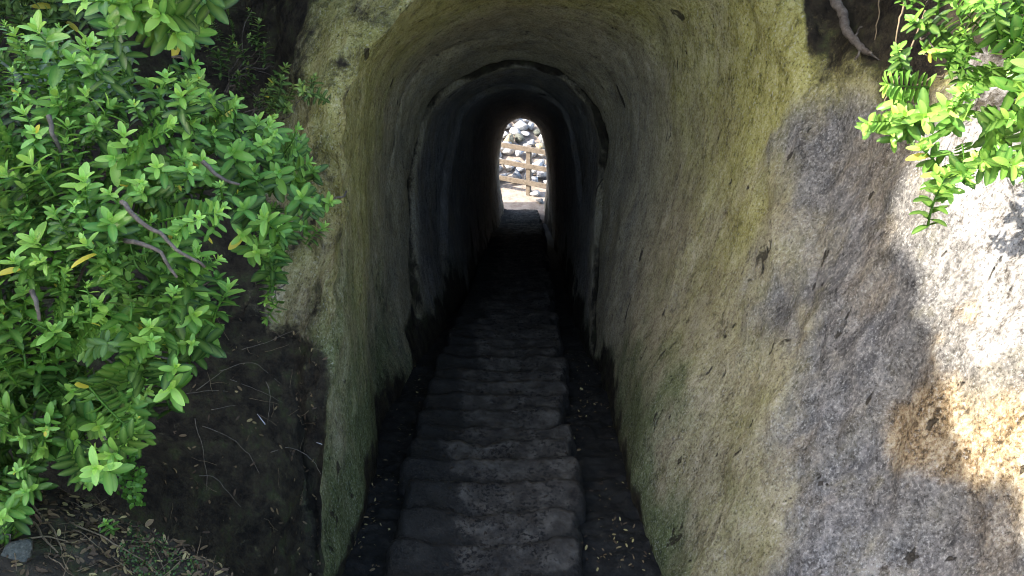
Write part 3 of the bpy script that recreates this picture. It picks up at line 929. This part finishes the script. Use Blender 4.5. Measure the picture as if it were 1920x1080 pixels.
dL = lambda x, y: 1.85 + .9 * max(0, (x - 330) / 290) ** 1.3 + .10 * math.sin(y / 90) + .0003 * max(0, y - 500)
POLY_B = [(-420, 90), (-90, 70), (10, 50), (60, 60), (105, 40), (175, 70), (205, 40), (230, 90), (262, 130), (300, 125), (360, 120), (400, 165), (455, 185), (505, 215), (560, 250), (598, 300), (600, 345), (570, 375),
          (612, 380), (616, 405), (585, 425), (548, 405), (540, 455), (515, 500), (498, 520), (470, 480), (440, 430), (400, 400), (330, 400), (240, 340), (140, 300), (60, 300), (-90, 330), (-420, 330)]
POLY_C = [(-420, 320), (-90, 320), (60, 300), (140, 300), (200, 350), (260, 400), (330, 410), (385, 430), (375, 470), (428, 505), (425, 530), (385, 555), (405, 600), (402, 625), (365, 655), (330, 650), (312, 690), (305, 735),
          (265, 780), (245, 800), (225, 850), (190, 905), (160, 920), (150, 860), (100, 830), (60, 900), (30, 960), (-90, 980), (-300, 900), (-420, 800)]
POLY_A = [(165, -120), (390, -120), (370, 10), (362, 45), (345, 75), (320, 60), (300, 25), (265, 40), (235, 50), (200, 40), (185, 0)]
POLY_A0 = [(-420, -120), (170, -120), (150, -10), (110, 40), (50, 35), (0, 40), (-420, 60)]
shrub('hebe_shrub', 'large bright green hebe shrub leaning towards the left edge of the tunnel arch', POLY_B, (70, 420, 2.5), dL, spacing=38, seed=3, branches=14, stems=[[(92, 215, 1.86), (100, 250, 1.86), (112, 280, 1.90), (122, 330, 2.0)], [(380, 300, 2.0), (410, 330, 2.02), (450, 345, 2.05)]])
shrub('hebe_shrub', 'green hebe shrub trailing down the bank at the lower left above the leaf litter', POLY_C, (60, 700, 2.5), lambda x, y: dL(x, y) + .05, spacing=38, seed=4, branches=16, cam_w=.7, stems=[[(228, 378, 1.80), (255, 405, 1.78), (290, 432, 1.77), (330, 468, 1.78), (385, 500, 1.82)], [(235, 450, 1.82), (268, 458, 1.79), (300, 476, 1.79), (332, 520, 1.82)], [(60, 545, 1.82), (70, 570, 1.80), (75, 600, 1.82)]])
shrub('hebe_shrub', 'bright green hebe sprays hanging in from the top edge left of the black hollow', POLY_A, (270, -330, 2.2), lambda x, y: 1.75 + .001 * (y + 100), spacing=38, seed=5, branches=5, up_w=.3, cam_w=.8)
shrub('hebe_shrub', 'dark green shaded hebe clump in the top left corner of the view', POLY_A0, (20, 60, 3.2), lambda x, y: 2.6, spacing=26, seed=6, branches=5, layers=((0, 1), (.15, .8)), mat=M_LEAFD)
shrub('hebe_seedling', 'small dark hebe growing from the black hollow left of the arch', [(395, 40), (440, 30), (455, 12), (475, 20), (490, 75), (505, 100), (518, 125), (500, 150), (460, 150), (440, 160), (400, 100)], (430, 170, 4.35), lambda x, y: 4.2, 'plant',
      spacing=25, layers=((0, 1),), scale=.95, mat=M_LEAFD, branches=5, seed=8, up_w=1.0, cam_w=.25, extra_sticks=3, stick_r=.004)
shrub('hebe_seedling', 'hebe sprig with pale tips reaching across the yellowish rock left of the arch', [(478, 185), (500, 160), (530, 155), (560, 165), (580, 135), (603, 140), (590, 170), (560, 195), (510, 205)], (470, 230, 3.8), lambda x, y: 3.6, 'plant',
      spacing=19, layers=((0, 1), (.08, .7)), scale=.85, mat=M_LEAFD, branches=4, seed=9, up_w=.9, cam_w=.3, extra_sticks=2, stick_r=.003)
shrub('hebe_seedling', 'single drooping hebe sprig below the large shrub beside the dark gap', [(492, 552), (520, 550), (524, 605), (500, 612)], (500, 520, 3.1), lambda x, y: 3.0, 'plant',
      spacing=22, layers=((0, 1),), scale=.85, branches=2, seed=10, up_w=-.4, extra_sticks=0, stick_r=.003)
shrub('hebe_seedling', 'lone hebe seedling rising from the leaf litter at the lower left', [(195, 965), (218, 965), (218, 990), (195, 990)], (206, 1005, 2.3), lambda x, y: 2.25, 'plant',
      spacing=18, layers=((0, 1),), scale=.6, branches=1, seed=11, extra_sticks=0, stick_r=.002)
shrub('hebe_seedling', 'hebe seedling at the left picture edge beside the flat grey stone', [(-20, 965), (25, 965), (30, 1010), (-20, 1010)], (5, 1030, 2.1), lambda x, y: 2.05, 'plant',
      spacing=24, layers=((0, 1),), scale=.8, branches=1, seed=12, extra_sticks=0, stick_r=.002)
POLY_J2 = [(1690, -120), (1700, 5), (1735, 60), (1740, 110), (1790, 120), (1790, 170), (1760, 215), (1800, 250), (1800, 290), (1840, 270), (1880, 300), (1920, 315), (2060, 330), (2250, 320), (2380, 250), (2400, -120)]
J_SPRIGS = [(1692, 100), (1668, 165), (1640, 240), (1672, 246), (1702, 226), (1738, 210), (1748, 285), (1752, 330), (1785, 338), (1800, 170), (1810, 320), (1862, 300)]
POLY_J = [(1670, -120), (1690, 10), (1730, 55), (1690, 85), (1665, 90), (1660, 125), (1690, 150), (1650, 155), (1650, 190), (1690, 185), (1760, 140), (1775, 180), (1720, 205), (1690, 225), (1620, 238), (1618, 262), (1680, 262),
          (1730, 235), (1770, 255), (1740, 280), (1790, 285), (1745, 310), (1735, 335), (1770, 358), (1825, 345), (1835, 310), (1870, 310), (1900, 335), (2060, 345), (2250, 330), (2380, 250), (2400, -120)]
shrub('hebe_shrub', 'bright green hebe shrub overhanging the right rock wall with a few yellow leaves', POLY_J2, (1960, 60, 2.6), lambda x, y: 2.35 - .45 * max(0, min(1, (x - 1650) / 300)), spacing=41, seed=14, branches=12, layers=((0, 1), (.2, .6)), cam_w=.8, up_w=.8, scale=1.05, hole=-.28, sprigs=J_SPRIGS)

# ------------------------------------------------------------------ fallen leaves, twigs, roots
def litter(name, label, surf_list, count, accept, size, seed, bright=(0, 1), off=.004):
    r = random.Random(seed)
    FV = []; FF = []; FA = []; b = 0; tries = 0; n = 0
    while n < count and tries < count * 60:
        tries += 1
        s = r.choice(surf_list); i_ = r.randrange(len(s.fp))
        if not accept(s.sx[i_], s.sy[i_], s.sd[i_]): continue
        L = size * r.uniform(.5, 1.3)
        lv, lf, mr = leaf_geo(L, L * r.uniform(.3, .5), r.uniform(-.2, .5), r.uniform(-.3, .4))
        nn = s.fn[i_] + np.array([r.gauss(0, .25) for _ in range(3)])
        m = basis(nn, r.uniform(0, 6.28))
        jit = np.array([r.uniform(-.02, .02), r.uniform(-.02, .02), 0]); jit -= s.fn[i_] * (jit @ s.fn[i_])
        FV.append(lv @ m.T + s.fp[i_] + jit + s.fn[i_] * off); FF += [tuple(b + q for q in f) for f in lf]; b += len(lv)
        yo = bright[0] + (bright[1] - bright[0]) * r.random()
        FA.append(np.tile((yo, .5, 0, 1), (len(lv), 1))); n += 1
    o = mesh_obj(name, np.concatenate(FV), FF, M_LIT, None, {'leaf': np.concatenate(FA)}); tag(o, label, 'litter', kind='stuff')


litter('leaf_litter', 'brown and yellow fallen leaves on the earth bank', [S_bank], 1100, lambda x, y, d: -120 < x < 470 and y > 860, .026, 21, (.2, 1))
litter('leaf_litter', 'rotting dark leaf crumbs on the earth bank', [S_bank], 1800, lambda x, y, d: -120 < x < 470 and y > 860, .014, 31, (0, .5))
litter('leaf_litter', 'scattered dry leaves on the dark rock left of the tunnel', [S_left], 170, lambda x, y, d: 280 < x < 610 and 600 < y < 1090, .026, 22, (.15, .8))
litter('leaf_litter', 'small pale leaves on the dirt beside the steps', [S_floor], 850, lambda x, y, d: y > 600 and d < 7.5 and (650 < x < 800 or 1050 < x < 1240) and float(noise(np.array((x / 28., y / 40., 3.3)), 4)) > rnd.uniform(-.5, .5), .026, 23, (.0, 1.0))
litter('leaf_litter', 'dark crumbs of leaf on the worn steps', S_steps, 700, lambda x, y, d: y > 640 and 800 < x < 1090, .022, 24, (0, .05), .003)


def twig(px_path, surf, rad, label, mat=None, name='twig', cat='twig', group='dry twigs on the rock and soil', off=.012):
    P = np.array([surf.at(x, y, off)[0] for x, y in px_path])
    if len(P) > 2: P = catmull(P, [5] * (len(P) - 1))
    else: P = P[0] + (P[1] - P[0]) * np.linspace(0, 1, 7)[:, None]
    P = P + .004 * fbm(P * 22, 2, 17)[:, None] * np.array((1, .3, 1)) + .006 * fbm(P * 9, 2, 18)[:, None] * np.array((1, 0, -1))
    V, F = tube(P, np.linspace(rad, rad * .5, len(P)), 5)
    o = mesh_obj(name, V, F, mat or M_TWIG); tag(o, label, cat, group); return o


TW = [([(508, 848), (545, 850), (590, 868), (622, 895)], .0028, 'pale curved twig arching across the dark rock to the tunnel edge'),
      ([(372, 790), (380, 850), (386, 925)], .0022, 'thin upright stem lying on the dark mossy rock'),
      ([(372, 890), (405, 905), (442, 950)], .0024, 'forked grey twig low on the dark mossy rock'),
      ([(385, 798), (430, 815), (465, 860), (490, 885)], .0022, 'long thin twig slanting down the middle of the dark rock'),
      ([(310, 745), (380, 740), (430, 738)], .0022, 'straight twig just below the overhanging shrub'),
      ([(365, 735), (400, 710), (420, 695)], .0024, 'short twig slanting up under the shrub'),
      ([(395, 775), (435, 772)], .0020, 'short level twig beside the leaf scatter'),
      ([(500, 710), (504, 745), (498, 790)], .0022, 'slim brown twig near the white droppings'),
      ([(430, 715), (480, 740), (530, 752)], .0018, 'fine twig crossing the leaf scatter'),
      ([(450, 660), (500, 640), (550, 622)], .0022, 'reddish twig below the dark gap'),
      ([(415, 700), (470, 690), (530, 712)], .0020, 'bowed twig in the litter under the gap')]
for pth, rad, lb in TW: twig(pth, S_left, rad, lb)
TB = [([(48, 960), (75, 1010), (105, 1040)], .0045, 'bent brown stick leaning on the earth bank'), ([(60, 950), (95, 1000), (110, 1035)], .0035, 'slender stick beside the bent brown one'),
      ([(125, 985), (190, 1015), (250, 1050), (290, 1078)], .003, 'long straw stalk running down the earth bank'), ([(30, 1015), (80, 1016), (120, 1020)], .0035, 'pale stalk lying level by the flat stone'),
      ([(190, 1075), (230, 1060)], .0025, 'short pale stalk at the bottom of the bank')]
for pth, rad, lb in TB: twig(pth, S_bank, rad, lb, M_STRAW)

def twig_litter(surf_list, count, accept, seed, label):
    r = random.Random(seed); parts = []; tries = 0
    while len(parts) < count and tries < 60000:
        tries += 1
        s_ = r.choice(surf_list); i_ = r.randrange(len(s_.fp))
        if not accept(s_.sx[i_], s_.sy[i_], s_.sd[i_]): continue
        n_ = s_.fn[i_]; dv = np.array([r.gauss(0, 1) for _ in range(3)]); dv -= n_ * (dv @ n_) * .9; dv /= np.linalg.norm(dv)
        L = r.uniform(.03, .16); p0 = s_.fp[i_] + n_ * .008
        parts.append(tube(wiggle(p0 - dv * L / 2, p0 + dv * L / 2, 5, .004, 0, seed * 99 + len(parts)), np.linspace(.0016, .0008, 5), 4))
    V, F = join(parts); o = mesh_obj('twig_litter', V, F, M_STRAW); tag(o, label, 'litter', kind='stuff')


twig_litter([S_bank], 150, lambda x, y, d: -100 < x < 430 and y > 880, 41, 'fine broken twigs and straw strewn over the earth bank')
twig_litter([S_left], 40, lambda x, y, d: 290 < x < 600 and 600 < y < 1000, 42, 'fine broken twigs strewn over the dark rock')


# flat stone in the corner
def slab_stone():
    p, n = S_bank.at(25, 1042, .004)
    me = boulder_mesh(77); me.name = 'flat_stone'; me.materials.append(M_B2)
    o = bpy.data.objects.new('flat_stone', me); C.objects.link(o); o.location = p; o.scale = (.062, .055, .024); o.rotation_euler = (.5, .1, .6)
    tag(o, 'flat grey stone half sunk in leaf litter at the left edge', 'stone')


slab_stone()
# bare root hanging at the top right
rp = np.array([PX(x, y, d) for x, y, d in [(1555, -90, 3.9), (1562, -10, 3.75), (1580, 25, 3.7), (1586, 55, 3.66), (1606, 80, 3.6), (1622, 96, 3.56), (1634, 100, 3.5)]])
rp = catmull(rp, [6] * 6)
root_o = empty('bare_root', rp[0], 'knobbly bare grey root hanging over the black hollow at upper right', 'root')
V, F = tube(rp - rp[0], np.interp(np.linspace(0, 1, len(rp)), [0, .5, .85, 1], [.026, .021, .014, .006]) * (1 + .14 * np.sin(np.arange(len(rp)) * 1.7)), 8)
mesh_obj('stem', V, F, M_BARK, root_o)
for q, (i_, dx) in enumerate(((22, (18, -22)), (28, (-14, 20)), (33, (20, 14)))):
    x, y, d = (float(v) for v in proj(rp[i_][None])); a = rp[i_] - rp[0]
    bpt = PX(x + dx[0], y + dx[1], d - .03) - rp[0]
    V, F = tube(wiggle(a, bpt, 6, .004, 0, 700 + q), np.linspace(.008, .003, 6), 5); mesh_obj('rootlet', V, F, M_BARK, root_o)
# thin stems hanging under the right shrub
for q, (x0, y0, x1, y1, lb) in enumerate([(1655, -40, 1640, 75, 'thin brown stem hanging right of the bare root'), (1735, 20, 1655, 210, 'long thin stem hanging below the right shrub'),
                                           (1695, 0, 1680, 80, 'short dry stem at the top of the right hollow'), (1790, 90, 1730, 100, 'grey twig poking left out of the right shrub'),
                                           (1770, 140, 1700, 170, 'slanting dry stem under the right shrub'), (1525, -20, 1522, 55, 'single pale stem hanging at the edge of the yellow rock')]):
    p0 = PX(x0, y0, 2.9 if q else 3.6); p1 = PX(x1, y1, 2.85 if q else 3.5)
    if q == 5: p0, p1 = PX(x0, y0, 3.95), PX(x1, y1, 3.85)
    V, F = tube(wiggle(p0, p1, 9, .006, 0, 900 + q), np.linspace(.0042, .002, 9), 5)
    o = mesh_obj('dry_stem', V, F, M_STRAW); tag(o, lb, 'stem', 'dry stems hanging by the right shrub')

# low round-leaved weed under the left shrub
def weed(poly, dep, total, sz, label, seed=5):
    r = random.Random(seed); FV = []; FF = []; FA = []; b = 0
    while b < total * 18:
        x = r.uniform(min(q[0] for q in poly), max(q[0] for q in poly)); y = r.uniform(min(q[1] for q in poly), max(q[1] for q in poly))
        if not inside(poly, x, y): continue
        L = sz * r.uniform(.7, 1.3); lv, lf, mr = leaf_geo(L, L * .85, .3, .2)
        m = basis(np.array((r.gauss(0, .4), -.4 + r.gauss(0, .4), 1)), r.uniform(0, 6.28))
        FV.append(lv @ m.T + (PX(x, y, dep + r.uniform(-.06, .08)) if dep else S_bank.at(x, y, r.uniform(.002, .03))[0])); FF += [tuple(b + q for q in f) for f in lf]; b += len(lv)
        yo_ = r.uniform(.1, .6); FA.append(np.array([(yo_, .5, v * .3, 1) for v in mr]))
    o = mesh_obj('ground_weed', np.concatenate(FV), FF, M_LEAF if dep else M_LEAFD, None, {'leaf': np.concatenate(FA)}); tag(o, label, 'weed', kind='stuff')


weed([(205, 815), (240, 830), (268, 870), (272, 945), (250, 950), (200, 900), (190, 850)], 2.45, 260, .016, 'mat of tiny round leaved weed below the lower left shrub')
weed([(235, 1000), (300, 1010), (370, 1060), (380, 1090), (240, 1090), (215, 1040)], 0, 300, .007, 'low dark green mossy weed on the edge of the earth bank', 6)
# bird droppings
for (pp, lb) in (([(485, 780), (492, 788), (500, 800), (503, 812)], 'white bird dropping streak on the dark rock'), ([(597, 824), (605, 832)], 'tiny white dropping near the tunnel edge')):
    P = np.array([S_left.at(x, y, .006)[0] for x, y in pp])
    V, F = tube(P[:3], [.001, .003, .0008][:len(P)] if len(P) > 2 else [.0022, .0016], 6)
    m = bpy.data.materials.get('dropping') or simple_material('dropping', [(.3, (.5, .5, .5)), (.7, (.75, .75, .74))], 50)
    o = mesh_obj('bird_dropping', V, F, m); tag(o, lb, 'dropping')
